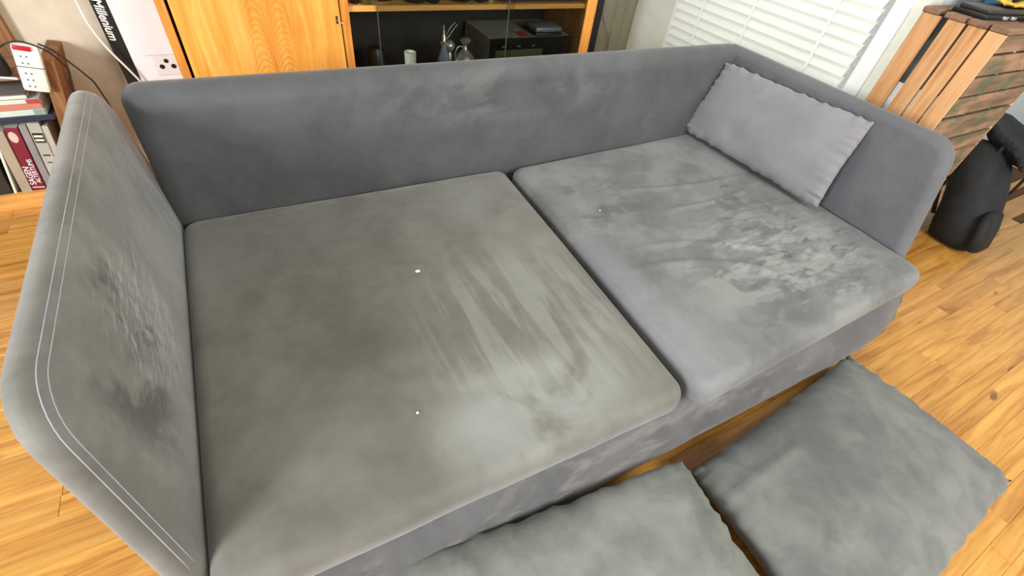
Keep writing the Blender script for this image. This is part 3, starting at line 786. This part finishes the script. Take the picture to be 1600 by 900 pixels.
for k, (z, h, xr, c, lab) in enumerate(lay):
    t = thing('book', lab, 'book', (-.65, 2.38, z), 'books lying on top of the upright row')
    obj('cover', B((-.92, 2.275+.003*k, z), (xr, 2.48, z+h), .0015), plain('lying cover %d' % k, c, .5), t)
    obj('pages', B((-.917, 2.285, z+.003), (xr+.0006, 2.477, z+h-.003)), M_ceram, t)
    if k == 1: obj('spine_end', B((xr-.04, 2.2735, z+.001), (xr-.002, 2.28, z+h-.001)), plain('teal end', (130, 170, 160), .5), t)
    if k == 3: obj('spine_end', B((xr-.045, 2.2795, z+.001), (xr-.002, 2.287, z+h-.001)), plain('red end', (180, 70, 66), .5), t)

# power strip standing against the crate top
ps = thing('power_strip', 'white power strip with red switch propped on the left crate', 'power strip', (-.42, 2.25, .53))
Mp = rotabout((-.42, 2.25, .53), math.radians(13), 'Y')
zb, zt = .538, .725
obj('housing', B((-.468, 2.235, zb), (-.386, 2.268, zt), .010, Mp), plain('white plastic', (236, 236, 226), .35, var=.01), ps, .7)
obj('switch', B((-.461, 2.226, zt-.022), (-.408, 2.236, zt-.004), .003, Mp), plain('red switch', (190, 20, 40), .3), ps, .7)
for k in range(5):
    z = zt-.045-k*.026 - (.014 if k > 1 else 0)
    for dx in (-.448, -.432): obj('slot', B((dx, 2.2335, z-.004), (dx+.006, 2.2352, z+.002), 0, Mp), M_greyp, ps)
obj('seam_line', B((-.470, 2.2335, zt-.088), (-.384, 2.2352, zt-.0855), 0, Mp), M_black, ps)
o = obj('power_plug', B((-.545, 2.24, .60), (-.475, 2.29, .70), .012), M_black, None, .7); tag(o, 'black plug block left of the white power strip', 'plug')
bc = plain('black cable', (16, 16, 16), .5)
o = obj('black_cable', tube([(-.48, 2.24, .70), (-.425, 2.222, .733), (-.375, 2.222, .735), (-.325, 2.24, .695), (-.30, 2.255, .64), (-.295, 2.26, .60), (-.318, 2.26, .54), (-.33, 2.26, .3), (-.3, 2.25, .008)], .0032, 7), bc, None, 3)
tag(o, 'thin black cable arching over the power strip and down', 'cable')
o = obj('black_cable', tube([(-.345, 2.262, .715), (-.31, 2.26, .69), (-.27, 2.26, .63), (-.245, 2.26, .585), (-.228, 2.265, .53), (-.21, 2.27, .3), (-.2, 2.27, .01)], .0034, 7), bc, None, 3)
tag(o, 'black cable slanting from the crate corner toward the sofa back', 'cable')
o = obj('white_cable', tube([(-.80, 2.262, .60), (-.60, 2.255, .606), (-.50, 2.24, .602), (-.46, 2.232, .598)], .0042, 7), M_paint, None, 3)
tag(o, 'short white cable running left from the power strip', 'cable')

# ------------------------------------------------------------------ crate stack, right
def slat_box(name, label, x0, x1, y0, y1, z0, z1, front_ranges, top):
    t = thing(name, label, 'crate', ((x0+x1)/2, (y0+y1)/2, z0), 'wooden crates stacked by the window')
    th = .014
    lf = [(y0, y0+.066), (y0+.074, y0+.142), (y0+.152, y0+.220), (y0+.248, y1)]
    for a, b in lf:
        j = random.uniform(-.003, .003)
        obj('slat', B((x0+j, a, z0+.004), (x0+th+j, b, z1-.018), .0025), M_crate, t)
    for a, b in lf:
        obj('slat', B((x1-th, a, z0+.004), (x1, b, z1-.018), .0025), M_crate, t)
    for a, b in front_ranges:
        s = B((x0+th, y0-.002, a), (x1-th, y0+th, b), .003)
        for v in s.verts: v.co.z += .004*noise.noise(Vector((v.co.x*3, v.co.z*9, 1)))
        obj('slat', s, M_green, t)
    for yy in (y0+.016, y1-.045):
        for xx in (x0+th, x1-.04-th): obj('corner_post', B((xx, yy, z0+.002), (xx+.03, yy+.03, z1-.02)), M_crateX, t)
    if top:
        for k, (a, b) in enumerate(((y0-.004, y0+.066), (y0+.074, y0+.150), (y0+.158, y0+.240), (y0+.262, y1+.006))):
            obj('top_board', B((x0-.006, a, z1-.017), (x1, b, z1+.004), .004), M_crateX, t)
    else:
        obj('bottom_board', B((x0+.03, y0+.05, z0), (x1-.03, y1-.05, z0+.012)), M_crateX, t)
    return t
def fr(z0, z1, n=4):
    p = (z1-z0-.02)/n; return [(z0+.004+p*i+.003, z0+.004+p*(i+1)-.005) for i in range(n)]
slat_box('wooden_crate', 'tall slatted wooden crate by the window with tools lying on top', 2.995, 3.76, .42, .745, .42, 1.195,
         [(.424, .512), (.520, .615), (.623, .704), (.716, .828), (.842, .925), (.935, 1.012), (1.022, 1.100), (1.110, 1.176)], True)
slat_box('wooden_crate', 'lower slatted crate on the floor under the tall one, beside the backpack', 2.995, 3.76, .42, .745, .0, .415, fr(0, .415, 4), False)
o = obj('slit_backing', B((3.03, .46, .42), (3.036, .70, .905)), M_paint); tag(o, 'added white panel inside the tall crate, standing in for light through its slits', 'backing')  # added panel, stands in for the bright light between the slats
zc = 1.2
t = thing('tool_case', 'flat black case with silver clasps on the crate stack', 'case', (3.4, .55, zc))
obj('body', B((3.035, .53, zc), (3.72, .67, zc+.018), .004, rotabout((3.05, .6, zc), math.radians(-7), 'Z')), M_black, t, .7)
obj('lid', B((3.05, .54, zc+.0185), (3.70, .66, zc+.034), .004, rotabout((3.05, .6, zc), math.radians(-7), 'Z')), plain('dark grey lid', (52, 48, 50), .35), t, .7)
for x in (3.14, 3.20, 3.34, 3.52):
    obj('clasp', B((x, .519-.123*(x-3.05), zc+.004), (x+.03, .54-.123*(x-3.05), zc+.014), .001), M_silver, t)
t = thing('yellow_pouch', 'yellow and black pouch lying on the flat black case', 'pouch', (3.45, .60, zc+.035))
bm = pillow([(3.20, .54, zc+.05), (3.72, .47, zc+.05), (3.76, .64, zc+.06), (3.24, .70, zc+.06)], None, .04, 5, n=20, ripple=.004)
obj('body', bm, plain('yellow vinyl', (232, 190, 70), .4), t, 3)
obj('stripe', tube([(3.23, .55, zc+.068), (3.4, .55, zc+.078), (3.6, .52, zc+.076), (3.7, .49, zc+.066)], .012, 8), M_black, t, 3)
o = obj('folding_rule', B((3.26, .448, zc), (3.40, .475, zc+.012), .003), plain('yellow rule', (226, 206, 110), .4)); tag(o, 'short yellow tool lying at the front edge of the crate top', 'tool')
t = thing('blue_carton', 'bright blue carton with pale stripe on the crate stack', 'box', (3.6, .68, zc+.05))
obj('carton_body', B((3.50, .648, zc), (3.74, .74, zc+.13), .003), plain('sky blue print', (60, 160, 205), .4), t)
obj('stripe', B((3.499, .647, zc+.05), (3.741, .6485, zc+.07)), M_ceram, t)

# ------------------------------------------------------------------ black backpack and jacket
def blob(path, n=22, seed=0, amp=.012):
    bm = bmesh.new(); prev = None; first = None
    for i, (c, rx, ry) in enumerate(path):
        ring = []
        for k in range(n):
            a = 2*math.pi*k/n; ca, sa = math.cos(a), math.sin(a)
            ca = math.copysign(abs(ca)**.7, ca); sa = math.copysign(abs(sa)**.7, sa)
            p = Vector((c[0]+rx*ca, c[1]+ry*sa, c[2]))
            d = amp*noise.noise(Vector((p.x*7+seed, p.y*7, p.z*5))); p += Vector((ca, sa, 0))*d
            ring.append(bm.verts.new(p))
        if prev:
            for k in range(n): bm.faces.new((prev[k], prev[(k+1) % n], ring[(k+1) % n], ring[k]))
        else: first = ring
        prev = ring
    bm.faces.new(first); bm.faces.new(prev); return bm
bp = thing('backpack', 'black fabric backpack standing on the floor right of the sofa arm', 'backpack', (4.1, .3, 0))
path = [((4.10, .24, .0), .12, .09), ((4.10, .24, .012), .17, .13), ((4.10, .25, .08), .185, .145), ((4.11, .29, .2), .18, .14), ((4.12, .345, .32), .175, .135), ((4.13, .40, .42), .17, .13), ((4.14, .44, .49), .155, .115), ((4.14, .46, .525), .12, .08), ((4.14, .46, .535), .06, .04)]
obj('body', blob(path), M_blackfab, bp, 3)
path2 = [((4.03, .115, .03), .08, .02), ((4.03, .110, .05), .13, .04), ((4.03, .135, .16), .125, .04), ((4.04, .165, .24), .11, .03), ((4.04, .18, .26), .06, .01)]
obj('front_pocket', blob(path2, seed=4, amp=.006), M_blackfab, bp, 3)
for dx in (-.07, .07):
    obj('strap', tube([(4.10+dx, .40, .48), (4.12+dx, .55, .42), (4.12+dx, .50, .28), (4.10+dx, .41, .10)], .012, 8), M_blackfab, bp, 3)
obj('carry_loop', tube([(4.10, .38, .50), (4.11, .39, .545), (4.15, .39, .545), (4.16, .38, .50)], .008, 8), M_blackfab, bp, 3)
t = thing('folding_stool', 'black draped jacket on a low stool at the right edge', 'stool', (4.55, .45, 0))
bm = pillow([(4.10, .26, .50), (4.95, .08, .36), (5.05, .62, .46), (4.16, .62, .68)], None, .14, 9, n=24, ripple=.02, wave=.05)
obj('jacket', bm, M_blackfab, t, 3)
for x, y in ((4.38, .38), (4.8, .30), (4.4, .56), (4.82, .54)):
    obj('leg', tube([(x, y, 0), (x, y, .47)], .01, 8, smooth_steps=1), M_black, t)
